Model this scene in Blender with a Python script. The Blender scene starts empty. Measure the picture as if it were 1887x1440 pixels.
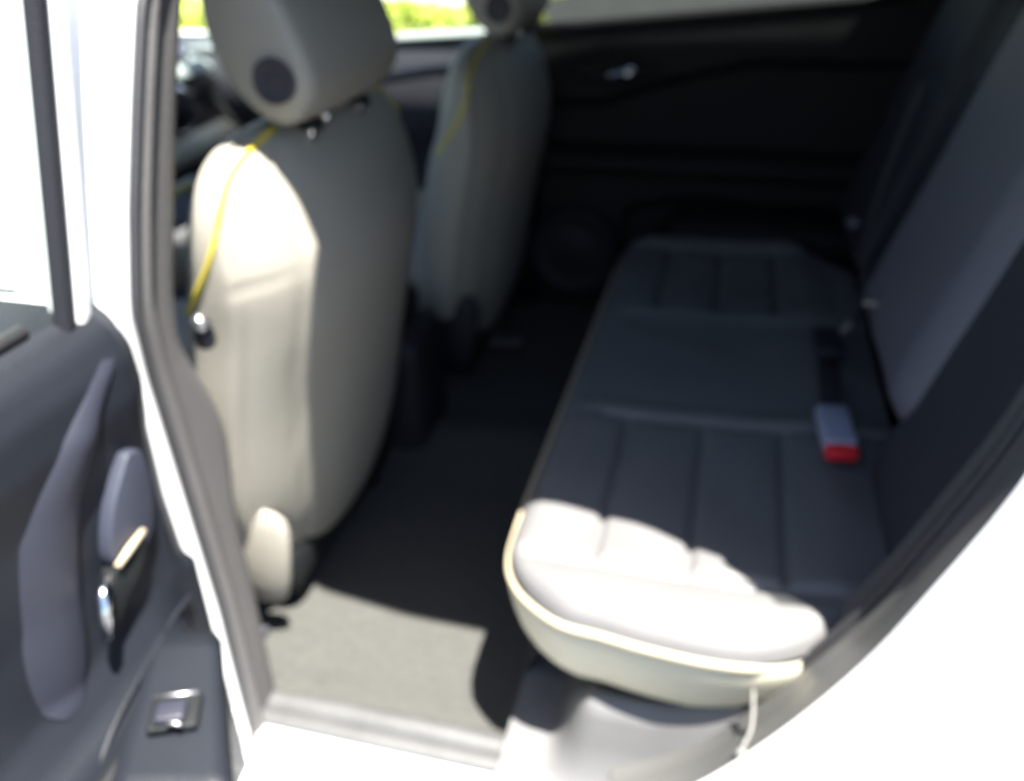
import bpy, bmesh, math, random
from mathutils import Vector, Matrix, noise
random.seed(4)
scene = bpy.context.scene
COL = scene.collection

# ------------------------------------------------------------------ camera
F_PX, CX, CY = 1578.0, 943.5, 720.0
def _cam_axes():
    def cd(u, v):
        return Vector((u - CX, -(v - CY), -F_PX)).normalized()
    Y = cd(1400, -180)
    X = -cd(-5980, -30)
    X = (X - Y * X.dot(Y)).normalized()
    return X, Y, X.cross(Y)
AX, AY, AZ = _cam_axes()
EYE = Vector((0, 0, 1.30))
cam_data = bpy.data.cameras.new("camera")
cam = bpy.data.objects.new("camera", cam_data)
COL.objects.link(cam)
Rm = Matrix((AX, AY, AZ))                      # camera axes -> world axes
cam.matrix_world = Matrix.Translation(EYE) @ Rm.to_4x4()
cam_data.sensor_width = 36.0
cam_data.lens = F_PX / 1887.0 * 36.0
cam_data.clip_start = 0.02
cam_data.clip_end = 2000
cam_data.dof.use_dof = True                    # the photograph is out of focus: focused far too near
cam_data.dof.focus_distance = 0.36
cam_data.dof.aperture_fstop = 4.6
scene.camera = cam

# ------------------------------------------------------------------ light
SUN_DIR = Vector((0.25, -0.16, 1.0)).normalized()
world = bpy.data.worlds.new("World")
scene.world = world
world.use_nodes = True
wn = world.node_tree
bg = wn.nodes["Background"]
sky = wn.nodes.new("ShaderNodeTexSky")
sky.sky_type = 'NISHITA'
sky.sun_disc = False
sky.sun_elevation = math.asin(SUN_DIR.z)
sky.sun_rotation = math.atan2(SUN_DIR.x, SUN_DIR.y)
wn.links.new(sky.outputs[0], bg.inputs[0])
bg.inputs[1].default_value = 0.05
sd = bpy.data.lights.new("sun", 'SUN')
sd.energy = 5.0
sd.angle = math.radians(0.6)
sd.color = (1.0, 0.96, 0.88)
sun = bpy.data.objects.new("sun", sd)
COL.objects.link(sun)
sun.rotation_euler = SUN_DIR.to_track_quat('Z', 'Y').to_euler()
scene.view_settings.view_transform = 'Standard'
scene.view_settings.look = 'None'
scene.view_settings.gamma = 1
scene.view_settings.exposure = 2.45
scene.render.engine = 'CYCLES'
scene.cycles.use_denoising = True
scene.cycles.max_bounces = 10
scene.cycles.diffuse_bounces = 6

# ------------------------------------------------------------------ helpers
def P(px, py, **k):
    """point on the line of sight of a pixel of the photograph where one world coordinate has a value"""
    d = Rm @ Vector((px - CX, -(py - CY), -F_PX))
    (a, v), = k.items()
    i = 'xyz'.index(a)
    return EYE + d * ((v - EYE[i]) / d[i])

def mat(name, col, rough=0.7, bump=0.0, bscale=300.0, var=0.0, vscale=8.0, metal=0.0, sheen=0.0, coat=0.0, spec=0.5):
    m = bpy.data.materials.new(name)
    m.use_nodes = True
    nt = m.node_tree
    b = nt.nodes["Principled BSDF"]
    b.inputs["Roughness"].default_value = rough
    b.inputs["Metallic"].default_value = metal
    b.inputs["Specular IOR Level"].default_value = spec
    b.inputs["Sheen Weight"].default_value = sheen
    b.inputs["Coat Weight"].default_value = coat
    b.inputs["Base Color"].default_value = (*col, 1)
    tc = nt.nodes.new("ShaderNodeTexCoord")
    if var > 0:
        n = nt.nodes.new("ShaderNodeTexNoise")
        n.inputs["Scale"].default_value = vscale
        n.inputs["Detail"].default_value = 8
        nt.links.new(tc.outputs["Object"], n.inputs["Vector"])
        r = nt.nodes.new("ShaderNodeValToRGB")
        r.color_ramp.elements[0].position = 0.3
        r.color_ramp.elements[1].position = 0.7
        r.color_ramp.elements[0].color = (*[c * (1 - var) for c in col], 1)
        r.color_ramp.elements[1].color = (*[min(1, c * (1 + var)) for c in col], 1)
        nt.links.new(n.outputs["Fac"], r.inputs[0])
        nt.links.new(r.outputs[0], b.inputs["Base Color"])
    if bump > 0:
        n2 = nt.nodes.new("ShaderNodeTexNoise")
        n2.inputs["Scale"].default_value = bscale
        n2.inputs["Detail"].default_value = 4
        nt.links.new(tc.outputs["Object"], n2.inputs["Vector"])
        bp = nt.nodes.new("ShaderNodeBump")
        bp.inputs["Strength"].default_value = bump
        bp.inputs["Distance"].default_value = 0.002
        nt.links.new(n2.outputs["Fac"], bp.inputs["Height"])
        nt.links.new(bp.outputs[0], b.inputs["Normal"])
    return m

def glass(name, tint, gloss=0.06):
    m = bpy.data.materials.new(name)
    m.use_nodes = True
    nt = m.node_tree
    nt.nodes.remove(nt.nodes["Principled BSDF"])
    out = nt.nodes["Material Output"]
    t = nt.nodes.new("ShaderNodeBsdfTransparent")
    t.inputs[0].default_value = (*tint, 1)
    g = nt.nodes.new("ShaderNodeBsdfGlossy")
    g.inputs["Roughness"].default_value = 0.02
    mx = nt.nodes.new("ShaderNodeMixShader")
    mx.inputs[0].default_value = gloss
    nt.links.new(t.outputs[0], mx.inputs[1])
    nt.links.new(g.outputs[0], mx.inputs[2])
    nt.links.new(mx.outputs[0], out.inputs[0])
    return m

M = dict(
    leather=mat("ash_leather", (0.30, 0.283, 0.245), 0.55, 0.35, 260, 0.05, 5),
    leather_shaded=mat("ash_leather_shaded", (0.128, 0.126, 0.128), 0.5, 0.35, 260, 0.05, 5),  # darkened copy of the ash leather, shade put into its colour
    scuff=mat("scuff_plate_plastic", (0.072, 0.073, 0.075), 0.5, 0.4, 300, 0.12, 20),
    leather_back_shaded=mat("ash_leather_back_shaded", (0.130, 0.127, 0.158), 0.5, 0.35, 260, 0.05, 5),  # another shaded copy of the leather, darkened and blued for the backrest
    jamb=mat("shaded_body_paint", (0.10, 0.10, 0.098), 0.45, 0.1, 300, 0.04, 8),  # body white darkened to grey, standing for shade on the jamb
    doorblack=mat("door_card_plastic", (0.0095, 0.0115, 0.0165), 0.5, 0.25, 400, 0.12, 10, spec=0.28),
    doorband=mat("door_band_plastic", (0.021, 0.023, 0.035), 0.5, 0.2, 400, 0.1, 10, spec=0.4),
    doorplate_lit=mat("door_plate_lit", (0.030, 0.034, 0.052), 0.5, 0.2, 400, 0.1, 10),
    leather_sunlit=mat("ash_leather_sunlit", (0.55, 0.52, 0.41), 0.55, 0.35, 260, 0.05, 5),  # same leather as the bench top, brightened for its sunlit flank
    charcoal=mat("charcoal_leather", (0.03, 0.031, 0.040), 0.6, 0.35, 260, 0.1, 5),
    piping=mat("cream_piping", (0.42, 0.36, 0.25), 0.5),
    yellow=mat("yellow_piping", (0.58, 0.47, 0.03), 0.5),
    plastic=mat("black_plastic", (0.009, 0.011, 0.012), 0.6, 0.5, 400, 0.15, 10, spec=0.25),
    plastic2=mat("dark_grey_plastic", (0.016, 0.017, 0.022), 0.55, 0.3, 400, 0.12, 10, spec=0.3),
    slate=mat("slate_plastic", (0.040, 0.041, 0.052), 0.45, 0.4, 400, 0.1, 10),
    trim=mat("grey_pillar_trim", (0.085, 0.082, 0.083), 0.55, 0.4, 300, 0.08, 8),
    rubber=mat("black_rubber", (0.03, 0.03, 0.034), 0.5, 0.2, 200),
    carpet=mat("grey_carpet", (0.056, 0.056, 0.052), 0.95, 0.8, 500, 0.25, 160),
    plate=mat("grey_sill_plate", (0.115, 0.115, 0.118), 0.5, 0.4, 300, 0.08, 12),
    paint=mat("white_paint", (0.78, 0.79, 0.80), 0.25, coat=0.6, var=0.02, vscale=3),
    chrome=mat("chrome", (0.85, 0.86, 0.9), 0.12, metal=1.0),
    satin=mat("satin_metal", (0.45, 0.45, 0.47), 0.4, metal=1.0),
    buckle=mat("grey_buckle_plastic", (0.30, 0.32, 0.42), 0.45),
    red=mat("red_button", (0.75, 0.02, 0.03), 0.4),
    web=mat("dark_webbing", (0.03, 0.03, 0.033), 0.8, 0.5, 500),
    tan=mat("tan_tag", (0.55, 0.48, 0.40), 0.7),
    dash=mat("lit_top_plastic", (0.30, 0.34, 0.34), 0.5, 0.3, 300, 0.05, 8),  # pale colour stands for light on dash edge and far door top
    dashlight=mat("pale_dash_insert", (0.5, 0.48, 0.40), 0.5, 0.2, 300),
    bluegrey=mat("blue_grey_insert", (0.33, 0.38, 0.45), 0.5),
    head=mat("headliner_fabric", (0.05, 0.053, 0.05), 0.95, 0.3, 300, 0.05, 8),
    cord=mat("white_cord", (0.16, 0.16, 0.155), 0.7),
    clear=glass("clear_glass", (0.86, 0.90, 0.87)),
    tinted=glass("tinted_glass", (0.24, 0.26, 0.25)),
    asphalt=mat("asphalt", (0.05, 0.05, 0.049), 0.9, 0.6, 60, 0.3, 2.5),
    concrete=mat("pale_concrete", (0.36, 0.355, 0.33), 0.9, 0.4, 60, 0.12, 1.2),
    leaf=mat("leaf_green", (0.30, 0.36, 0.04), 0.6, var=0.3, vscale=3),
    bark=mat("bark", (0.10, 0.07, 0.05), 0.9),
    lawn=mat("lawn_green", (0.20, 0.26, 0.03), 0.95, 0.8, 40, 0.35, 6),
)

def thing(name, label=None, cat=None, loc=(0, 0, 0), group=None, parent=None, kind=None):
    o = bpy.data.objects.new(name, None)
    COL.objects.link(o)
    o.location = loc
    if label: o['label'] = label
    if cat: o['category'] = cat
    if group: o['group'] = group
    if kind: o['kind'] = kind
    if parent: o.parent = parent
    return o

def obj(name, bm, m, parent=None, smooth=True, sub=0, solid=0.0, solid_off=0.0, bevel=0.0, weld=True):
    """links a bmesh given in world coordinates as ONE mesh object"""
    if weld:
        bmesh.ops.remove_doubles(bm, verts=bm.verts, dist=1e-5)
    bmesh.ops.recalc_face_normals(bm, faces=bm.faces)
    me = bpy.data.meshes.new(name)
    bm.to_mesh(me)
    bm.free()
    me.materials.append(M[m])
    for p in me.polygons:
        p.use_smooth = smooth
    o = bpy.data.objects.new(name, me)
    COL.objects.link(o)
    if parent is not None:
        o.parent = parent
        pw, q = Vector((0, 0, 0)), parent
        while q is not None:
            pw += q.location
            q = q.parent
        me.transform(Matrix.Translation(-pw))
    if solid:
        s = o.modifiers.new("solid", 'SOLIDIFY'); s.thickness = solid; s.offset = solid_off
    if bevel:
        b = o.modifiers.new("bevel", 'BEVEL'); b.width = bevel; b.segments = 3; b.limit_method = 'ANGLE'
    if sub:
        s = o.modifiers.new("sub", 'SUBSURF'); s.levels = s.render_levels = sub
    return o

def grid(rows, close_u=False, close_v=False, cap=False, bm=None):
    bm = bm or bmesh.new()
    V = [[bm.verts.new(p) for p in r] for r in rows]
    nr, nc = len(V), len(V[0])
    for i in range(nr if close_v else nr - 1):
        for j in range(nc if close_u else nc - 1):
            a, b, c, d = V[i][j], V[i][(j + 1) % nc], V[(i + 1) % nr][(j + 1) % nc], V[(i + 1) % nr][j]
            try: bm.faces.new((a, b, c, d))
            except ValueError: pass
    if cap:
        bm.faces.new(V[0]); bm.faces.new(list(reversed(V[-1])))
    return bm

def rbox(c, s, r=0.01, seg=3, rot=None, bm=None):
    """rounded box"""
    b2 = bmesh.new()
    bmesh.ops.create_cube(b2, size=1.0)
    bmesh.ops.scale(b2, vec=Vector(s), verts=b2.verts)
    r = min(r, min(s) * 0.49)
    if r > 0:
        bmesh.ops.bevel(b2, geom=list(b2.edges), offset=r, segments=seg, profile=0.5, affect='EDGES')
    if rot is not None:
        bmesh.ops.rotate(b2, cent=(0, 0, 0), matrix=rot, verts=b2.verts)
    bmesh.ops.translate(b2, vec=Vector(c), verts=b2.verts)
    if bm is None:
        return b2
    me = bpy.data.meshes.new("t"); b2.to_mesh(me); b2.free(); bm.from_mesh(me); bpy.data.meshes.remove(me)
    return bm

def tube(path, r, n=10, bm=None, close=False):
    pts = [Vector(p) for p in path]
    rows = []
    up = Vector((0.13, 0.31, 0.94))
    N = len(pts)
    for i, p in enumerate(pts):
        a = pts[(i - 1) % N] if (i > 0 or close) else p
        b = pts[(i + 1) % N] if (i < N - 1 or close) else p
        t = (b - a).normalized()
        u = t.cross(up)
        if u.length < 0.1: u = t.cross(Vector((1, 0, 0)))
        u.normalize(); v = t.cross(u)
        rr = r(i / (N - 1)) if callable(r) else r
        rows.append([p + (u * math.cos(k * 2 * math.pi / n) + v * math.sin(k * 2 * math.pi / n)) * rr for k in range(n)])
    return grid(rows, close_u=True, close_v=close, cap=not close, bm=bm)

def spline(pts, n):
    """Catmull-Rom through tuples of any length"""
    pts = [tuple(p) for p in pts]
    out = []
    m = len(pts) - 1
    for k in range(n + 1):
        t = k / n * m
        i = min(int(t), m - 1); f = t - i
        p0 = pts[max(i - 1, 0)]; p1 = pts[i]; p2 = pts[i + 1]; p3 = pts[min(i + 2, m)]
        out.append(tuple(0.5 * ((2 * b) + (-a + c) * f + (2 * a - 5 * b + 4 * c - d) * f * f + (-a + 3 * b - 3 * c + d) * f ** 3)
                         for a, b, c, d in zip(p0, p1, p2, p3)))
    return out

def lerp_tab(tab, z):
    if z <= tab[0][0]: return tab[0][1:]
    for a, b in zip(tab, tab[1:]):
        if z <= b[0]:
            f = (z - a[0]) / (b[0] - a[0])
            f = f * f * (3 - 2 * f) if False else f
            return tuple(x + (y - x) * f for x, y in zip(a[1:], b[1:]))
    return tab[-1][1:]

def disc(c, n, r, h, seg=28, ring=None, bm=None):
    """short turned knob: profile of (radius, height) around axis n"""
    n = Vector(n).normalized()
    u = n.orthogonal().normalized(); v = n.cross(u)
    prof = ring or [(r, 0), (r, h * .7), (r * .9, h), (r * .01, h)]
    rows = [[Vector(c) + n * hh + (u * math.cos(k * 2 * math.pi / seg) + v * math.sin(k * 2 * math.pi / seg)) * rr for k in range(seg)] for rr, hh in prof]
    return grid(rows, close_u=True, bm=bm)

def gauss(x, s): return math.exp(-(x / s) ** 2)

# ------------------------------------------------------------------ ground
def sheet(name, pts, z, m, kind='structure'):
    bm = bmesh.new()
    bm.faces.new([bm.verts.new((p[0], p[1], z)) for p in pts])
    o = obj(name, bm, m, smooth=False)
    o['kind'] = kind
    return o
sheet("ground", [(-600, -600), (600, -600), (600, 600), (-600, 600)], 0.0, 'asphalt')
sheet("pavement", [(-60, 5.2), (-3.4, 5.2), (-6.5, 40), (-60, 40)], 0.012, 'concrete')
gl = sheet("lawn", [(-3.4, 5.2), (-2.15, 5.2), (-3.2, 14.5), (10, 60), (-60, 60), (-60, 40), (-6.5, 40)], 0.016, 'lawn')

# hedge beyond the lawn, seen through the far windows
def hedge(name, label, x0, x1, y0, h, seed):
    rnd = random.Random(seed)
    bm = bmesh.new()
    for _ in range(5200):
        x = rnd.uniform(x0, x1)
        top = h * (.80 + .25 * noise.noise((x * 1.3, seed, 0)))
        z = rnd.uniform(.02, 1) ** .7 * top
        w = .45 * (1 - .3 * z / h)
        y = y0 + rnd.uniform(-w, w)
        c = Vector((x, y, z)); L = rnd.uniform(.03, .07)
        a = Vector((rnd.gauss(0, 1), rnd.gauss(0, 1), rnd.gauss(0, 1))).normalized(); b = a.orthogonal().normalized()
        bm.faces.new([bm.verts.new(c + a * L), bm.verts.new(c + b * L * .5), bm.verts.new(c - a * L), bm.verts.new(c - b * L * .5)])
    o = obj(name, bm, 'leaf', smooth=False, weld=False)
    o['label'] = label; o['category'] = "hedge"
hedge("hedge", "bright sunlit yellow-green hedge outside, glimpsed through the far windows", -7.2, -1.9, 8.6, .62, 5)

# ------------------------------------------------------------------ car (shell, doors, dashboard)
car = thing("car", "white car seen through its open rear door, dark door trims and pale sill", "car", (0, 1.36, 0))

# opening line of the rear door, near side:  (x, y, z)
OPEN = [(-0.505, .66, .415), (-.40, .66, .420), (-.25, .66, .424), (-.10, .66, .440), (-.035, .66, .462), (.037, .66, .520), (.105, .66, .615),
        (.160, .66, .714), (.198, .66, .806), (.246, .665, .941), (.265, .69, 1.04), (.260, .715, 1.13), (.232, .745, 1.23),
        (.155, .78, 1.33), (.05, .800, 1.395), (-.08, .812, 1.425), (-.20, .815, 1.43), (-.28, .822, 1.435), (-.318, .850, 1.442), (-.345, .925, 1.452), (-.372, .930, 1.46), (-.400, .905, 1.462), (-.44, .872, 1.463), (-.51, .86, 1.465)]  # unseen front end bends inward, shaped so the sun reaches the front seat
open_s = spline(OPEN, 96)
def open_frame(off_n, off_y):
    pts = []
    for i, p in enumerate(open_s):
        a = open_s[max(i - 1, 0)]; b = open_s[min(i + 1, len(open_s) - 1)]
        tx, tz = b[0] - a[0], b[2] - a[2]
        L = math.hypot(tx, tz) or 1
        nx, nz = tz / L, -tx / L           # points away from the opening
        pts.append(Vector((p[0] + nx * off_n, p[1] + off_y, p[2] + nz * off_n)))
    return pts
def open_sweep(profile, i0=0, i1=None):
    rows = [open_frame(n, y)[i0:i1] for n, y in profile]
    return grid(rows)

NJ = 62   # up to the corner of the C pillar
obj("door_jamb", open_sweep([(.012, .05), (.008, .012), (.004, -.008), (-.002, -.022), (-.002, -.034), (-.008, -.046), (-.014, -.066), (-.018, -.088)], 15), 'jamb', car)
obj("weatherstrip", tube(open_frame(.004, .002)[19:], 0.0065), 'rubber', car)
obj("quarter_panel", open_sweep([(-.018, -.088), (-.016, -.098), (-.006, -.106), (.03, -.112), (.12, -.122), (.24, -.128), (.34, -.130), (.36, -.09)], 15, 53), 'paint', car)
# sill: plate, white steps
def sill_band(prof, x0=-.56, x1=.00, n=24):
    rows = []
    for (y, z) in prof:
        rows.append([Vector((x0 + (x1 - x0) * k / n, y, z + .004 * math.sin(k * .2))) for k in range(n + 1)])
    return grid(rows)
obj("scuff_plate", sill_band([(.694, .384), (.690, .400), (.682, .412), (.672, .418), (.660, .416), (.652, .404)], -.56, .03), 'scuff', car)
obj("door_sill", sill_band([(.654, .410), (.646, .414), (.636, .412), (.626, .402), (.606, .399), (.600, .404), (.592, .403), (.584, .392), (.560, .388),
                            (.552, .394), (.540, .392), (.520, .376), (.50, .33), (.495, .25), (.52, .20)], -1.7, .16), 'paint', car)
obj("sill_step_strip", grid([[Vector((x, y, z)) for x in (-.53, -.50, -.2, -.02, .0)] for y, z in [(.653, .414), (.650, .4175), (.634, .4155), (.630, .411)]]), 'scuff', car)

# wheel arch trim beside the bench base (light grey moulded plastic)
rows = []
for k in range(41):
    t = k / 40
    x = -.190 + t * .40
    h = min(1, max(0, (t - .12) / .13)); h = h * h * (3 - 2 * h)
    g = max(0, x + .02)                       # follows the opening line upwards at the back
    up = .62 * g + 1.2 * g * g
    zb = .430 + up * 1.0
    zt = .438 + .098 * h + up * .45
    zt = max(zt, zb + .004)
    dz = zt - zb
    yi = .662 + .060 * (1 - h)
    rows.append([Vector((x, yi + .10, zt - .045 * h)), Vector((x, yi + .03, zt - .018 * h)), Vector((x, yi + .008, zt - .002)), Vector((x, yi - .004, zt - .03 * dz)),
                 Vector((x, .650 + .03 * (1 - h), zt - .25 * dz)), Vector((x, .643 + .020 * (1 - h), zt - .55 * dz)), Vector((x, .634, zt - .84 * dz)), Vector((x, .620, zb)), Vector((x, .606, zb - .012))])
obj("sill_trim", grid(rows), 'plate', car)

# B pillar
PIL = [(.30, -.500, .600), (.45, -.500, .600), (.62, -.500, .600), (.80, -.508, .599), (.92, -.510, .594), (.99, -.507, .592), (1.08, -.503, .618),
       (1.16, -.501, .650), (1.24, -.500, .686), (1.34, -.500, .78), (1.43, -.500, .86)]
def pillar_piece(prof, z0=.30, z1=1.43, n=60, bulge=None):
    rows = []
    for k in range(n + 1):
        z = z0 + (z1 - z0) * k / n
        x, y = lerp_tab(PIL, z)
        r = []
        for (dy, dx) in prof:
            g = bulge(z) if (bulge and dy > .06) else 0
            r.append(Vector((x + dx, y + dy + g, z)))
        rows.append(r)
    return grid(rows)
obj("pillar_flange", pillar_piece([(-.006, -.20), (-.012, -.10), (-.014, -.02), (-.012, -.004), (-.003, .002), (.004, .001), (.007, -.010)], .36), 'paint', car)
obj("pillar_seal", pillar_piece([(.005, -.010), (.007, .001), (.011, .005), (.017, .001), (.020, -.012)], .32), 'rubber', car)
def bul(z):
    return .022 * gauss(z - .80, .07) - .012 * gauss(z - .93, .05)
obj("pillar_trim", pillar_piece([(.018, -.012), (.022, .000), (.030, .004), (.037, .000), (.043, -.006), (.052, -.006), (.066, -.004), (.080, -.006), (.092, -.016),
                                 (.100, -.034), (.104, -.10), (.08, -.19)], .30, bulge=bul), 'trim', car)
# belt anchor on the pillar
bm = disc(P(366, 598, y=.705), (0.7, .1, .5), .009, .010)
obj("belt_anchor", bm, 'satin', car)
obj("belt_anchor_cover", rbox(P(378, 622, y=.712), (.02, .02, .026), .008), 'plastic2', car)
obj("pillar_clip", disc(P(485, 1163, y=.715), (1, -.4, .2), .0075, .006), 'slate', car)

# front door and body side, outside, closed (behind the open door)
rows = []
for (y, z) in [(.53, .34), (.505, .45), (.50, .6), (.505, .8), (.52, .95), (.545, 1.0), (.56, 1.012)]:
    rows.append([Vector((x, y + .0 * x, z + .02 * (x + .5))) for x in (-.53, -.8, -1.1, -1.5, -1.9, -2.3)])
obj("front_door", grid(rows), 'paint', car, solid=.02)
rows = []
for (y, z) in [(.565, 1.014), (.62, 1.13), (.69, 1.27), (.78, 1.42)]:
    rows.append([Vector((x, y, z)) for x in (-.80, -.95, -1.2, -1.3)])
obj("front_window", grid(rows), 'clear', car)
# outer pillar panel between the windows
obj("pillar_panel", pillar_piece([(-.010, -.012), (-.020, -.03), (-.026, -.12), (-.03, -.28)], .97), 'paint', car, solid=.004)

# roof, headliner, rails
rows = []
for k in range(13):
    t = k / 12
    def ry(x):
        e0, = lerp_tab([(-1.2, .79), (-.45, .795), (-.405, .80), (-.375, .84), (-.345, .84), (-.318, .742), (-.2, .735), (2, .735)], x)  # inward bulge added to the unseen roof edge for the seat's sun patch
        return e0 + t * (1.985 - e0 - max(0, e0 - .735))
    rows.append([Vector((x, ry(x), 1.44 + .05 * math.sin(math.pi * t) + (-.05 if x in (-1.15,) else 0) + (-.06 if x > .9 else 0))) for x in (-1.15, -.9, -.5, -.405, -.375, -.345, -.318, -.28, -.2, 0, .5, .9, 1.15)])
obj("roof", grid([[p + Vector((0, 0, .03)) for p in r] for r in rows]), 'paint', car, solid=.01)
obj("headliner", grid(rows), 'head', car)
def railbm(y, sgn):
    rr = []
    for dy, dz in [(-.010 * sgn, .01), (.0, -.015), (.03 * sgn, -.018), (.06 * sgn, .01)]:
        rr.append([Vector((x, y + dy, (1.44 + dz) if x > -1.3 else 1.40)) for x in (-1.2, -.8, -.4, 0, .3, .7, 1.15)])
    return grid(rr)
obj("roof_rail", railbm(1.905, -1), 'head', car, solid=.02)
# panel above the opening behind the C pillar (body side above belt, rear)
edge = open_frame(-.018, -.088)
rows = []
for i in range(50, 90):
    e = edge[i]
    tum = .0 if e.z < .95 else .0
    rows.append([e + Vector((f * (1.32 - e.x), -.018 * min(1, f * 12), 0)) for f in (0, .03, .07, .11, .3, .6, 1)])
rows.append([p + Vector((0, .06, .035)) for p in rows[-1]])
bm = grid(rows)
hole = [f for f in bm.faces if 1.185 < f.calc_center_median().z < 1.285 and .225 < f.calc_center_median().x < .345 and
        abs(f.calc_center_median().x - (.253 + (1.31 - f.calc_center_median().z) * .7)) < .024]
bmesh.ops.delete(bm, geom=hole, context='FACES')
obj("rear_pillar_panel", bm, 'paint', car)
obj("quarter_window", grid([[Vector((x, .60 + (z - 1.1) * .36, z)) for x in (.215, .29, .36)] for z in (1.16, 1.24, 1.31)]), 'tinted', car)
rows = []
for (y, z) in [(.52, .3), (.53, .7), (.60, .9)]:
    rows.append([Vector((x, y, z)) for x in (.42, .7, 1.0, 1.3)])
obj("rear_body_side", grid(rows), 'paint', car, solid=.02)

# far side: doors
def belt_z(x): return 1.060 + .09 * (x + .40) * (1 if x > -.4 else .7)
def far_y(x, z):
    """inner surface of the far rear door trim"""
    y = 2.055
    bz = belt_z(x)
    y += .004 * max(0, (z - (bz - .06)) / .06) if z > bz - .06 else 0
    # shoulder crease that rises and then runs level
    cz = .905 + .095 * min(1, max(0, (x + .30) / .32)) ** .8
    if z < cz: y += .030 * min(1, (cz - z) / .018)
    # armrest
    if x > -.46:
        az = .800
        y -= .075 * max(0, 1 - abs((z - az + .035) / .038) ** 3) if abs(z - az + .035) < .038 else 0
    # pocket
    pz = .63 + .06 * math.sin(min(1, max(0, (x + .30) / .5)) * 3.14)
    if z < pz and x > -.25: y -= .035 * min(1, (pz - z) / .02)
    return y
rows = []
NX, NZ = 90, 110
for i in range(NX + 1):
    x = -.47 + .86 * i / NX
    rows.append([Vector((x, far_y(x, .37 + (belt_z(x) - .37) * j / NZ), .37 + (belt_z(x) - .37) * j / NZ)) for j in range(NZ + 1)])
fd = obj("far_rear_door", grid(rows), 'plastic', car)
bm = bmesh.new()
rr = []
for dy, dz in [(.005, -.008), (-.002, .004), (.015, .010), (.05, .004)]:
    rr.append([Vector((x, 2.055 + dy, belt_z(x) + dz)) for x in [-.47 + .1 * k for k in range(9)]])
obj("belt_trim", grid(rr), 'plastic', fd, solid=.004)
# speaker
c = Vector((-.365, 2.050, .535))
obj("speaker_grille", disc(c, (0, -1, 0), .1, .02, 40, [(.112, 0), (.112, .014), (.100, .020), (.092, .012), (.06, .018), (.001, .020)]), 'plastic2', fd)
# handle recess and lever
hc = Vector((-.285, 2.058, .972))
bm = grid([[hc + Vector((math.cos(a) * rx, d, math.sin(a) * rz - .004 * 0)) for a in [k * math.pi / 16 for k in range(32)]]
           for rx, rz, d in [(.118, .036, -.012), (.108, .030, -.016), (.100, .025, -.004), (.07, .016, .0), (.001, .001, .0)]], close_u=True)
obj("handle_recess", bm, 'plastic', fd)
obj("door_handle", tube([(-.300, 2.030, .962), (-.285, 2.022, .964), (-.262, 2.014, .968), (-.245, 2.010, .974), (-.232, 2.016, .976)], lambda t: .006 + .010 * t, 12), 'chrome', fd)
# far front door
rows = []
for i in range(31):
    x = -1.45 + .90 * i / 30
    rows.append([Vector((x, 2.06 + (.03 if z < .80 else 0) + (.02 if z > 1.0 else 0), z if z < 1.0 else 1.0 + (belt_z(x) - 1.005) * (z - 1.0) / .06)) for z in (.37, .5, .6, .7, .79, .81, .9, 1.0, 1.06)])
ffd = obj("far_front_door", grid(rows), 'slate', car)  # slate lightens this door, light painted into its colour
obj("belt_trim", grid([[Vector((x, 2.06 + dy, belt_z(x) + dz - .004)) for x in (-1.45, -1.2, -.9, -.6, -.55)] for dy, dz in [(.02, -.01), (0, .0), (.03, .008), (.06, .0)]]), 'dash', ffd, solid=.004)  # paler strip stands for light along the door top
obj("door_grip", tube([(-.9, 2.03, .93), (-.88, 2.0, .94), (-.7, 1.99, .97), (-.62, 2.0, .975), (-.6, 2.03, .97)], .012), 'slate', ffd)
# far B pillar and C pillar
def far_pillar(pts0, pts1):
    return grid([[Vector(a), Vector(b)] for a, b in zip(pts0, pts1)])
obj("far_pillar", grid([[Vector((-.56 + .0 * k, y, z)), Vector((-.52, y - .025, z)), Vector((-.46, y, z))] for k, (y, z) in enumerate([(2.07, .37), (2.07, .8), (2.07, 1.06), (2.02, 1.25), (1.92, 1.44)])]), 'plastic', car, solid=.01)
obj("rear_pillar_trim", grid([[Vector((.36 + s, y, z)), Vector((.8, y - .03, z)), Vector((1.3, y - .05, z))] for (y, z, s) in [(2.06, .37, -.04), (2.06, .8, -.04), (2.09, 1.10, -.06), (2.00, 1.28, -.12), (1.91, 1.44, -.25)]]), 'plastic2', car, solid=.01)
# far windows
obj("far_rear_window", grid([[Vector((x, y, z + (belt_z(x) - 1.06) * f)) for x in (-.47, -.2, .1, .36)] for y, z, f in [(2.10, 1.055, 1), (2.03, 1.24, .4), (1.925, 1.43, 0)]]), 'tinted', car)
obj("far_front_window", grid([[Vector((x, y, z)) for x in (-1.35, -1.1, -.8, -.56)] for y, z in [(2.10, 1.00), (2.03, 1.22), (1.925, 1.43)]]), 'clear', car)
# far outer skin
obj("far_body_side", grid([[Vector((x, y, z)) for x in (-2.3, -1.5, -.5, .4, 1.4)] for y, z in [(2.15, .25), (2.20, .5), (2.19, .85), (2.15, 1.0), (2.13, 1.03)]]), 'paint', car, solid=.01)

# rear end behind the bench
obj("parcel_shelf", grid([[Vector((x, y, .98 + .0 * x)) for x in (.46, .9, 1.2)] for y in (.62, 1.36, 2.06)]), 'plastic', car, solid=.02)
obj("tailgate", grid([[Vector((x, y, z)) for y in (.62, 1.0, 1.36, 1.7, 2.1)] for x, z in [(1.32, .3), (1.36, .7), (1.34, 1.0)]]), 'paint', car, solid=.03)
obj("rear_window", grid([[Vector((x, y, z)) for y in (.72, 1.36, 2.0)] for x, z in [(1.33, 1.01), (1.16, 1.45)]]), 'tinted', car)
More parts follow.
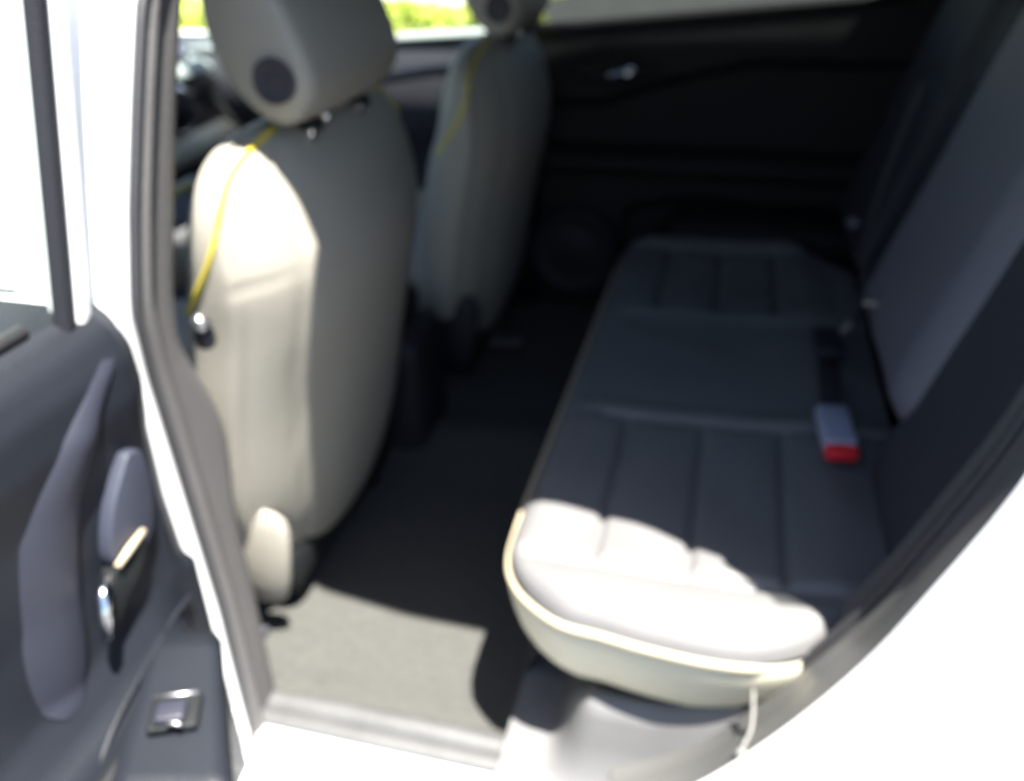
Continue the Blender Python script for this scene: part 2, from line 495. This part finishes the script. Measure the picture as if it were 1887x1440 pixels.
# windscreen
obj("windscreen", grid([[Vector((x, y, z)) for y in (.74, 1.0, 1.36, 1.7, 1.98)] for x, z in [(-1.95, .99), (-1.55, 1.2), (-1.16, 1.42)]]), 'clear', car)
obj("bonnet", grid([[Vector((x, y, z)) for y in (.6, 1.0, 1.36, 1.7, 2.12)] for x, z in [(-1.95, .985), (-2.3, .93), (-2.8, .80), (-2.95, .6), (-2.97, .3)]]), 'paint', car, solid=.01)

# floor carpet
def floor_z(x, y):
    z = .380
    z += .035 * gauss(y - 1.36, .09)
    z += .05 * max(0, (x + .22) / .08) if x > -.22 else 0
    if y < .74: z += .006
    z += .0025 * noise.noise((x * 9, y * 9, 0))
    return z
rows = []
for i in range(81):
    x = -1.9 + 1.75 * i / 80
    rows.append([Vector((x, y, floor_z(x, y))) for y in [.68 + 1.38 * j / 80 for j in range(81)]])
obj("carpet", grid(rows), 'carpet', car)
obj("underbody", grid([[Vector((x, y, .30)) for y in (.52, 1.36, 2.18)] for x in (-2.9, -1, 0, 1.3)]), 'plastic', car, solid=.02)
obj("bench_kick_panel", grid([[Vector((x, y, z)) for y in [.765, 1.0, 1.4, 1.8, 2.06]] for x, z in [(-.196, .372), (-.190, .44), (-.150, .53)]]), 'plastic2', car, solid=.006)
# small pale moulding on the far floor
bm = rbox(P(925, 628, z=.405), (.10, .04, .012), .005, rot=Matrix.Rotation(.2, 3, 'Z'))
rbox(P(905, 610, z=.41), (.035, .03, .03), .008, bm=bm)
obj("floor_moulding", bm, 'trim', car)

# centre console
bm = rbox((-.86, 1.36, .50), (.70, .16, .26), .03)
rbox((-.70, 1.36, .655), (.30, .15, .07), .028, bm=bm)
obj("centre_console", bm, 'plastic2', car)

# dashboard with its small details
rows = []
prof = [(-1.95, .97), (-1.6, .985), (-1.38, .975), (-1.31, .955), (-1.29, .93), (-1.30, .90), (-1.28, .86), (-1.25, .82), (-1.27, .76), (-1.36, .66), (-1.45, .55)]
dash = obj("dashboard", grid([[Vector((x, y, z + .012 * math.cos((y - 1.36) * 3))) for y in [.72 + 1.32 * j / 12 for j in range(13)]] for x, z in prof]), 'plastic', car)
obj("dash_top_pad", grid([[Vector((x, y, z + .014)) for y in (.74, 1.1, 1.5, 1.9, 2.02)] for x, z in [(-1.9, .985), (-1.40, .99), (-1.30, .965), (-1.285, .945)]]), 'dash', dash, solid=.004)
obj("dash_insert", grid([[Vector((x, y, z)) for y in (1.55, 1.7, 1.9, 2.0)] for x, z in [(-1.275, .845), (-1.24, .825), (-1.235, .80), (-1.26, .775)]]), 'dashlight', dash, solid=.004)
vc = P(322, 208, x=-1.25)
obj("air_vent", disc(vc, (1, 0, 0), .05, .02, 28, [(.056, 0), (.060, .015), (.050, .022), (.042, .014), (.001, .006)]), 'chrome', dash)
obj("air_vent", disc(vc + Vector((0.012, 0, 0)), (1, 0, 0), .04, .012, 24), 'plastic', dash)
obj("dash_cluster_hood", disc(P(330, 98, x=-1.33), (1, -.2, .3), .022, .012), 'satin', dash)
obj("glovebox_lid", rbox(P(340, 375, x=-1.22), (.02, .12, .10), .008), 'bluegrey', dash)
obj("dash_stitching", tube([P(322, 357, x=-1.205), P(335, 348, x=-1.205), P(352, 338, x=-1.205), P(357, 352, x=-1.205)], .005), 'yellow', dash)
# steering wheel
wc = Vector((-1.02, 1.0, .92))
R0 = Matrix.Rotation(math.radians(-62), 3, 'Y')
ring = [wc + R0 @ Vector((math.cos(k * math.pi / 20) * .18, math.sin(k * math.pi / 20) * .18, 0)) for k in range(40)]
sw = obj("steering_wheel", tube(ring, .014, close=True), 'plastic', car)
bm = disc(wc, R0 @ Vector((0, 0, 1)), .055, .03)
for a in (0.0, math.pi, -math.pi / 2):
    tube([wc, wc + R0 @ Vector((math.sin(a) * .0 + math.cos(a) * .17, math.sin(a) * .17, 0))], .012, bm=bm)
obj("wheel_hub", bm, 'plastic2', sw)

# ------------------------------------------------------------------ open rear door (part of the car)
def door_x(y, z):
    """inner surface of the open door, facing the back of the car"""
    tab = [(.30, -.50), (.45, -.475), (.58, -.475), (.64, -.465), (.670, -.455), (.685, -.462), (.70, -.478), (.73, -.495), (.80, -.500), (.88, -.498), (.93, -.490), (.965, -.492), (.99, -.503), (1.008, -.520), (1.015, -.545)]
    x, = lerp_tab([(a, b) for a, b in tab], z)
    # the hinge end falls back
    if y > .558: x -= .5 * (y - .558)
    # armrest ends before the hinge edge
    if z < .72 and y > .50:
        f = min(1, (y - .50) / .05)
        x = x * (1 - f) + f * (-.495)
    return x
rows = []
ys = [.10 + .483 * j / 60 for j in range(61)]
zs = [.26 + (1.015 - .26) * k / 110 for k in range(111)]
for z in zs:
    rows.append([Vector((door_x(y, z), y, z)) for y in ys])
rows.append([Vector((-.62, y, 1.015)) for y in ys])
odoor = obj("open_rear_door", grid(rows), 'doorblack', car)
rows = [[Vector((-.60 + dx, y, z)) for y in (-.25, 0, .3, .55)] for dx, z in [(.03, .25), (-.04, .5), (-.06, .8), (-.02, 1.0), (.0, 1.012)]]
obj("outer_skin", grid(rows), 'paint', odoor, solid=.006)
# painted window frame standing on the hinge side (leans inwards going up)
def dfr(y, x, z): return Vector((x + .05 * (z - 1.0), y, z))
zz = [.985 + .45 * k / 14 for k in range(15)]
obj("window_frame", grid([[dfr(y + .205 * (z - 1.0), x, z) for y, x in [(.537, -.54), (.538, -.522), (.541, -.516), (.546, -.514), (.558, -.516), (.564, -.53), (.566, -.60)]] for z in zz]), 'paint', odoor)
obj("frame_seal", grid([[dfr(y + .205 * (z - 1.0), x, z) for y, x in [(.540, -.530), (.539, -.520), (.536, -.514), (.529, -.513), (.523, -.517), (.522, -.524)]] for z in zz]), 'plastic2', odoor)
obj("window_glass", grid([[Vector((-.526 + .05 * (z - 1.0), y, z)) for y in (-.2, .2, .525 + .205 * (z - 1.0))] for z in (1.0, 1.2, 1.42)]), 'clear', odoor)
obj("belt_seal", tube([(-.530, .498, 1.014), (-.530, .40, 1.016), (-.53, .2, 1.02)], .007), 'rubber', odoor)
# pull band: arch round the handle, made paler for the light it faces
bp = [(.545, .972), (.505, .945), (.478, .92), (.452, .89), (.437, .86), (.424, .82), (.412, .775), (.400, .735), (.39, .715)]
bs = spline(bp, 40)
rows = []
for dx, k in [(-.002, -.044), (.003, -.032), (.007, -.012), (.008, .008), (.004, .020), (-.003, .028)]:
    r = []
    for i, (y, z) in enumerate(bs):
        t = i / 40
        w = (.25 + .75 * min(1, t * 2.2)) * (1 - .75 * max(0, (t - .75) / .25) ** 2)
        r.append(Vector((door_x(y, z) + dx * (1 - max(0, (t - .7) / .3) ** 2) * min(1, t * 4 + .1), y + k * w, z + k * w * -.25)))
    rows.append(r)
obj("door_pull", grid(rows), 'doorband', odoor)
# moulded plate, tinted paler for light on it, and dark recess behind the handle
def slab(pts, x, th, lift=0.0):
    bm = bmesh.new()
    f = bm.faces.new([bm.verts.new(P(a, b, x=x)) for a, b in pts])
    e = bmesh.ops.extrude_face_region(bm, geom=[f])
    bmesh.ops.translate(bm, vec=(-th, 0, 0), verts=[v for v in e['geom'] if isinstance(v, bmesh.types.BMVert)])
    return bm
plate_pts = spline([(236, 838), (262, 832), (280, 890), (284, 965), (270, 1005), (240, 1040), (214, 1044), (205, 1005), (211, 930), (236, 838)], 36)[:-1]
obj("handle_plate", slab(plate_pts, -.486, .014), 'doorplate_lit', odoor, bevel=.002)
rec_pts = spline([(214, 1050), (240, 1040), (262, 992), (270, 1000), (262, 1050), (240, 1098), (222, 1150), (208, 1150), (205, 1100), (214, 1050)], 36)[:-1]
obj("handle_recess", slab(rec_pts, -.482, .014), 'plastic', odoor, bevel=.002)
obj("lock_lever", tube([P(216, 1045, x=-.481), P(240, 1010, x=-.481), P(264, 978, x=-.483)], lambda t: .0035 - .001 * abs(t - .5), 10), 'piping', odoor)
obj("door_handle", tube([P(197, 1062, x=-.480), P(193, 1100, x=-.474), P(194, 1140, x=-.472), P(199, 1180, x=-.474)], lambda t: .0035 + .003 * math.sin(math.pi * t), 12), 'chrome', odoor)
# low ridge of the door pocket
rid = [P(352, 1098, x=-.49), P(330, 1125, x=-.485), P(290, 1190, x=-.478), P(245, 1270, x=-.47), P(205, 1350, x=-.465), P(170, 1450, x=-.46)]
obj("pocket_ridge", tube(spline([tuple(p) for p in rid], 30), .0030, 8), 'doorblack', odoor)
# switch panel on the armrest
def arm_pt(px, py, z=.70): return P(px, py, z=z)
a = [arm_pt(278, 1170), arm_pt(405, 1165), arm_pt(428, 1460), arm_pt(180, 1460)]
rows = []
for i in range(9):
    t = i / 8
    L = a[0].lerp(a[3], t); R_ = a[1].lerp(a[2], t)
    rows.append([L.lerp(R_, s) + Vector((0, 0, -.012 * (1 if s in (0, 1) else 0) + .002 * math.sin(s * 3.14) - .006 * (t if s > 0 else t))) for s in (0, .06, .2, .5, .8, .94, 1)])
armr = obj("armrest", grid(rows), 'doorblack', odoor, solid=.02, solid_off=-1)
sc = arm_pt(322, 1312, .706)
sdir = arm_pt(366, 1276, .708) - arm_pt(283, 1287, .708)
SROT = Matrix.Rotation(math.atan2(sdir.y, sdir.x), 3, 'Z')
obj("switch_bezel", rbox(sc + Vector((0, .0, -.002)), (.042, .036, .006), .0029, rot=SROT), 'plastic', odoor)
obj("switch_trim", tube([arm_pt(283, 1287, .708), arm_pt(325, 1281, .708), arm_pt(366, 1276, .708)], .0022), 'satin', odoor)
obj("window_switch", rbox(sc + Vector((0, -.004, .004)), (.026, .022, .009), .004, rot=SROT), 'doorband', odoor)
obj("switch_highlight", tube([arm_pt(306, 1336, .712), arm_pt(320, 1333, .712), arm_pt(334, 1336, .712)], .0022), 'satin', odoor)  # metal bar added in place of a highlight on the switch
obj("door_hinge", rbox((-.512, .590, .46), (.03, .02, .05), .008), 'paint', odoor)

# ------------------------------------------------------------------ front seats
TOPZ = 1.088
SB = [  # z, rear x, front x, half width
    (.440, -.572, -.68, .190), (.475, -.554, -.68, .222), (.54, -.532, -.68, .246), (.62, -.515, -.68, .268), (.75, -.491, -.67, .276), (.86, -.466, -.650, .276), (.93, -.459, -.625, .278),
    (.98, -.467, -.612, .276), (1.02, -.478, -.600, .267), (1.05, -.491, -.590, .249), (1.070, -.502, -.580, .222), (1.082, -.512, -.568, .185), (1.088, -.522, -.550, .11)]
def seatback_bm(sgn):
    bm = bmesh.new()
    rows = []
    sbs = spline(SB, 88)
    n = 96
    for (z, xr, xf, hw) in sbs:
        xc, hd = (xr + xf) / 2, (xr - xf) / 2
        r = []
        for k in range(n):
            a = 2 * math.pi * k / n
            ca, sa = math.cos(a), math.sin(a)
            e = 2 / 3.0
            yy = hw * math.copysign(abs(sa) ** e, sa)
            xx = xc + hd * math.copysign(abs(ca) ** e, ca)
            if ca > 0:                                 # rear face: crown, panel seams and the cross seam
                crown = .030 * (1 - (yy / hw) ** 2)
                xx += crown * ca ** .5 - .022 * min(1, ca * 2.5)
                pw = .165 + .02 * gauss(z - .8, .15)
                xx -= .0045 * gauss(abs(yy) - pw * (hw / .25), .006)
                zs = .925 - .05 * abs(yy - .02) * sgn
                if abs(yy) > .06: xx -= .0025 * gauss(z - (.930 + .05 * (abs(yy) - .1)), .0025)
            r.append(Vector((xx, yy, z)))
        rows.append(r)
    return grid(rows, close_u=True, cap=True)

def off(pts, o): return [Vector(p) + Vector(o) for p in pts]

def front_seat(loc, label, name="front_seat"):
    t = thing(name, label, "car seat", loc, "front seats")
    o = Vector(loc)
    def add(nm, bm, m, parent=None, **k):
        bmesh.ops.translate(bm, vec=Vector((0, o.y, o.x * 0)), verts=bm.verts)
        if abs(o.x) > 1e-6: bmesh.ops.translate(bm, vec=(o.x, 0, 0), verts=bm.verts)
        return obj(nm, bm, m, parent or t, **k)
    bk = add("backrest", seatback_bm(1), 'leather')
    # yellow piping on both shoulders
    for s in (-1, 1):
        pts = []
        for z, u in [(.90, -.55), (.93, -.35), (.965, -.10), (1.0, .15), (1.03, .40), (1.055, .62), (1.072, .76), (1.082, .86)]:
            xr, xf, hw = lerp_tab(SB, z)
            xc, hd = (xr + xf) / 2, (xr - xf) / 2
            yy = hw * (1 - abs(u) ** 3) ** (1 / 3)
            crown = (.030 * (1 - (yy / hw) ** 2) * u ** .75 - .022 * min(1, u ** 1.5 * 2.5)) if u > 0 else 0
            pts.append((xc + hd * u + crown, s * (yy + .0008), z + .001))
        pts = spline(pts, 30)
        add("shoulder_piping", tube(pts, .0034), 'yellow', bk)
    # headrest: side profile swept across with puffed sides
    prof = [(-.475, 1.100), (-.458, 1.125), (-.456, 1.150), (-.466, 1.185), (-.484, 1.225), (-.505, 1.26), (-.525, 1.283), (-.55, 1.288), (-.568, 1.272), (-.577, 1.235), (-.577, 1.19), (-.566, 1.150), (-.545, 1.116), (-.518, 1.094), (-.495, 1.090)]
    prof = spline(prof + [prof[0]], 60)[:-1]
    cxm = sum(p[0] for p in prof) / len(prof); czm = sum(p[1] for p in prof) / len(prof)
    rows = []
    W = .140
    HO = -.024
    for y, s in [(-W, .02), (-W, .35), (-W + .001, .70), (-W + .003, .86), (-W + .008, .94), (-W + .016, .985), (-W + .03, 1.0), (-.06, 1.02), (0, 1.025), (.06, 1.02), (W - .03, 1.0), (W - .016, .985), (W - .008, .94), (W - .003, .86), (W - .001, .70), (W, .35), (W, .02)]:
        rows.append([Vector((cxm + (x - cxm) * s, y + HO, czm + (z - czm) * s)) for x, z in prof])
    hr = add("headrest", grid(rows, close_u=True, cap=True), 'leather', t)
    for s in (-1, 1):
        b2 = disc((-.497, s * W + HO, 1.141), (0, s, 0), .023, .004, 32, [(.0245, -.002), (.0245, .0035), (.020, .0045), (.017, .0015), (.010, .0025), (.001, .0025)])
        add("side_button", b2, 'charcoal', hr)
    for y in (-.072 + HO, .072 + HO):
        p = add("headrest_post", tube([(-.497, y, 1.06), (-.497, y, 1.105)], .0065), 'chrome', t)
        add("post_collar", disc((-.497, y, 1.078), (0.1, 0, 1), .014, .010, 20, [(.016, 0), (.016, .007), (.012, .011), (.007, .012)]), 'plastic', p)
    add("post_button", disc((-.476, -.072 + HO, 1.092), (1, 0, .5), .006, .005, 16), 'chrome', t)
    # cushion, base, rail, recliner cover
    add("seat_cushion", rbox((-.86, 0, .61), (.52, .50, .16), .06, 5), 'leather')
    rows = []
    for z, xr, hw in [(.39, -.605, .15), (.42, -.590, .17), (.45, -.574, .185), (.475, -.560, .19), (.485, -.565, .19), (.49, -.58, .19)]:
        rows.append([Vector((xr - .04, -hw, z)), Vector((xr - .01, -hw + .006, z)), Vector((xr, -hw + .03, z)), Vector((xr + .006, 0, z)), Vector((xr, hw - .03, z)), Vector((xr - .01, hw - .006, z)), Vector((xr - .04, hw, z))])
    add("lower_back_panel", grid(rows), 'plastic2', solid=.006, sub=1)
    add("seat_base", rbox((-.80, 0, .46), (.48, .40, .10), .03), 'plastic')
    for s in (-1, 1):
        add("seat_rail", rbox((-.84, s * .15, .395), (.52, .035, .035), .008), 'plastic')
        add("recliner_cover", grid([[Vector((x, s * (.232 + b * .016), z)) for x, z, b in r] for r in
             [[(-.66, .63, 0), (-.60, .62, .5), (-.565, .615, .6), (-.530, .60, 0)], [(-.66, .56, .6), (-.60, .56, 1), (-.56, .55, 1), (-.532, .55, .4)],
              [(-.66, .50, .6), (-.60, .49, 1), (-.565, .49, 1), (-.542, .49, .3)], [(-.64, .45, 0), (-.60, .44, .5), (-.575, .44, .5), (-.555, .445, 0)]]]), 'leather' if (s < 0 and loc[1] < 1.3) else 'plastic2', solid=.012, sub=1)  # only the near driver cover is coloured pale, for the sun on it
    return t

ds = front_seat((.010, 1.040, 0), "pale grey front seat nearest the open door, its back partly in bright sun")
ps = front_seat((.060, 1.79, 0), "shaded front seat behind the sunlit one, beside the far dark door")

# ------------------------------------------------------------------ rear bench
bench = thing("rear_bench", "pale leather rear bench with fluted cushion, its near end glaring in the sun", "car seat", (0, 1.36, .38))
near = [(-.207, .84), (-.2055, .79), (-.202, .748), (-.190, .712), (-.165, .682), (-.125, .657), (-.08, .650), (-.03, .642), (.03, .638), (.08, .643), (.125, .662), (.165, .70), (.20, .74), (.24, .80)]
near_s = spline(near, 130)
def ymin(x):
    for a, b in zip(near_s, near_s[1:]):
        if a[0] <= x <= b[0]:
            f = (x - a[0]) / max(1e-9, b[0] - a[0])
            return a[1] + (b[1] - a[1]) * f
    return near_s[0][1] if x < near_s[0][0] else near_s[-1][1]
YC = 1.25
def nose_x(y): return -.207
def cush_top(x, y):
    ys = y if y < YC else 2 * YC - y            # mirror
    d = min(x + .207, (ys - ymin(x)) * .9)
    z = .662
    e = max(0.0, min(1, d / .030))
    z -= .024 * (1 - math.sqrt(max(0, 1 - (1 - e) ** 2)))
    seam = .735 - .05 * (x - .0) * .3
    # outer bolster swells above the insert
    z += .010 * gauss(ys - (seam - .045), .035)
    z -= .011 * gauss(ys - seam, .008) * (1 if x > -.185 else 0)
    # border line between the seat places
    z += .008 * gauss(ys - 1.075, .014) * (1 if x > -.15 else max(0, (x + .19) / .04))
    z -= .005 * gauss(ys - 1.055, .005) * (1 if x > -.14 else 0)
    # flutes across the outer places
    if seam < ys < 1.055 or (y > YC and seam < ys < 1.07):
        f = min(1, (ys - seam) / .02) * min(1, max(0, 1.055 - ys) / .02)
        for fx in (-.105, .0, .105):
            z -= .0095 * gauss(x - fx, .0045) * f
        z += .004 * f * abs(math.sin((x + .105) / .105 * math.pi)) 
    # dip towards the backrest and softness
    z += .012 * max(0, (x - .05) / .15) - .006 * max(0, (x - .16) / .05)
    z += .0025 * noise.noise((x * 14, y * 10, 3.1))
    # dished seating area
    z -= .008 * gauss(ys - .90, .12) * gauss(x - .06, .12)
    return z
xs = []
for i in range(121):
    t = i / 120
    xs.append(-.207 + .457 * t ** 1.35)
rows = []
NYC = 420
for x in xs:
    y0 = ymin(x); y1 = 2 * YC - y0
    r = []
    for j in range(NYC + 1):
        t = j / NYC
        y = y0 + (y1 - y0) * t
        r.append(Vector((x, y, cush_top(x, y))))
    rows.append(r)
bm = grid(rows)
cushion = obj("seat_cushion", bm, 'leather_shaded', bench)
# skirt ring : near end and nose and far end
ringpts = []
near_fine = [p for p in near_s]
for (x, y) in reversed(near_fine): ringpts.append((x, y))
for k in range(1, 40): ringpts.append((-.207, .84 + (2 * YC - 1.68) * k / 40))
for (x, y) in near_fine: ringpts.append((x, 2 * YC - y))
def inset(i, d):
    a = ringpts[max(i - 1, 0)]; b = ringpts[min(i + 1, len(ringpts) - 1)]
    tx, ty = b[0] - a[0], b[1] - a[1]
    L = math.hypot(tx, ty) or 1
    # travel order: near end from rear to nose, nose to far end -> interior on the left hand
    nx, ny = ty / L, -tx / L
    return ringpts[i][0] + nx * d, ringpts[i][1] + ny * d
# pick sign so that inset moves inside
sgn = 1
tx, ty = inset(130 + 20, .01)
if tx < -.207: sgn = -1
rows = []
for d, z in [(.0, .642), (-.003, .632), (-.002, .616), (.002, .596), (.008, .575), (.018, .553), (.034, .533), (.055, .520), (.075, .514)]:
    r = []
    for i in range(len(ringpts)):
        px_, py_ = inset(i, sgn * d)
        # the flank is tall at the side and slimmer towards the backrest
        zz_ = z
        if px_ > .02 and (py_ < 1 or py_ > 1.7): zz_ = z + (.642 - z) * min(.45, (px_ - .02) * 2.2)
        r.append(Vector((px_, py_, zz_)))
    rows.append(r)
obj("cushion_side", grid(rows), 'leather_sunlit', bench)
pp = []
for i in range(len(ringpts)):
    px_, py_ = inset(i, sgn * -.001)
    if px_ > .10: continue
    pp.append(Vector((px_, py_, .6385)))
obj("cushion_piping", tube(pp, lambda t: .0046 * min(1, .15 + min(t, 1 - t) * 40), 8), 'piping', bench)
obj("side_filler", rbox((.12, 1.965, .55), (.50, .19, .26), .03), 'plastic', bench)
obj("bench_base", rbox((.03, 1.32, .46), (.32, 1.02, .12), .02), 'plastic', bench)

# backrest: near section raised, centre recessed, far section
RK = math.tan(math.radians(17))
def back_bm(y0, y1, x_off, z0, z1, thick=.09, groove=True, bol=None):
    rows = []
    ny, nz = 60, 60
    for i in range(nz + 1):
        t = i / nz
        z = z0 + (z1 - z0) * t
        r = []
        for j in range(ny + 1):
            s = j / ny
            y = y0 + (y1 - y0) * s
            ds_ = min(s, 1 - s) * (y1 - y0); dt_ = min(t, 1 - t) * (z1 - z0)
            e = min(1, min(ds_, dt_) / .03)
            x = .235 + x_off + (z - .76) * RK + .030 * (1 - math.sqrt(max(0, 1 - (1 - e) ** 2)))
            if groove:
                for gz in (.90, 1.02): x += .003 * gauss(z - gz, .006)
            x += .002 * noise.noise((y * 9, z * 9, 1.7))
            r.append(Vector((x, y, z)))
        rows.append(r)
    bm = grid(rows)
    return bm
back = obj("backrest", back_bm(.965, 1.305, -.004, .765, 1.20, groove=False), 'leather_back_shaded', bench, solid=.05, solid_off=0)
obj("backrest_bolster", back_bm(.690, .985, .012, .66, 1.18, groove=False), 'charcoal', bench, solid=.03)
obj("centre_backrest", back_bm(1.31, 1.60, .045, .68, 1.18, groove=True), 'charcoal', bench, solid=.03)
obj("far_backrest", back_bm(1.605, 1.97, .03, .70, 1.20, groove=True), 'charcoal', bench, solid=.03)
obj("bench_back_shell", grid([[Vector((.29 + (z - .6) * RK, y, z)) for y in (.69, 1.36, 2.05)] for z in (.45, .8, 1.19)]), 'plastic', bench, solid=.01)
for yc, nm in ((1.12, 0), (1.79, 1)):
    h = obj("headrest", rbox((.385, yc, 1.29), (.10, .24, .13), .04, 5), 'charcoal', bench)
    for dy in (-.05, .05):
        obj("headrest_post", tube([(.385, yc + dy, 1.19), (.385, yc + dy, 1.25)], .006), 'chrome', h)

# ------------------------------------------------------------------ seat belts
bk1 = thing("seat_belt_buckle", "grey seat belt buckle with red button lying on the bench cushion", "buckle", tuple(P(1540, 800, z=.70)), "rear seat belt buckles")
p0, p1, p2 = P(1530, 757, z=.705), P(1549, 828, z=.700), P(1552, 846, z=.694)
def obox(name, a, b, w, h, m, parent, r=.005):
    a, b = Vector(a), Vector(b)
    d = (b - a); L = d.length; d.normalize()
    side = d.cross(Vector((0, 0, 1))).normalized(); up = side.cross(d)
    rot = Matrix((side, d, up)).transposed()
    return obj(name, rbox((a + b) / 2, (w, L, h), r, rot=rot), m, parent)
obox("buckle_body", p0, p1, .042, .022, 'buckle', bk1)
obox("release_button", p1 + (p1 - p0) * -.06, p2 + Vector((0, 0, 0)), .040, .018, 'red', bk1)
obox("buckle_strap", P(1522, 640, z=.66), P(1532, 765, z=.695), .030, .006, 'web', bk1, .002)
bk2 = thing("seat_belt_buckle", "small black seat belt buckle standing deeper in the shaded cushion gap", "buckle", tuple(P(1535, 640, z=.68)), "rear seat belt buckles")
obox("buckle_body", P(1522, 612, z=.70), P(1530, 655, z=.70), .04, .02, 'plastic2', bk2)
obox("latch_plate", P(1548, 612, z=.715), P(1568, 592, z=.735), .022, .004, 'satin', bk2, .001)
# belt webbing along the recessed centre with its tan tag
belt = thing("seat_belt", "dark seat belt strap hanging beside the rear backrest with a tan tag", "seat belt", (.25, 1.36, .7))
pts = [(P(1700, 150, y=1.42)), (P(1640, 300, y=1.42)), (P(1597, 430, y=1.40)), (P(1590, 540, y=1.36)), (P(1575, 600, y=1.30))]
rows = []
for p in spline([tuple(q) for q in pts], 20):
    rows.append([Vector(p) + Vector((0.0, -.022, 0)), Vector(p) + Vector((-.002, 0, 0)), Vector(p) + Vector((0.0, .022, 0))])
obj("webbing", grid(rows), 'web', belt, solid=.002)
obox("tag", P(1591, 559, y=1.18), P(1618, 560, y=1.18), .006, .003, 'tan', belt, .001)
obj("belt_button", disc(P(1572, 411, y=1.40), (-.4, -1, .3), .010, .004), 'slate', belt)

# white elastic cord hanging from the end of the bench over the sill trim
cordt = thing("elastic_cord", "thin white elastic cord hanging from the bench end over the grey sill", "cord", tuple(P(1388, 1290, y=.63)))
pts = [P(1388, 1272, y=.640), P(1388, 1310, y=.618), P(1384, 1345, y=.600), P(1372, 1370, y=.588), P(1367, 1386, y=.576)]
obj("cord_strand", tube(spline([tuple(p) for p in pts], 20), .0019, 8), 'cord', cordt)
obj("cord_knot", disc(P(1366, 1388, y=.577), (0, -1, .6), .005, .003), 'cord', cordt)
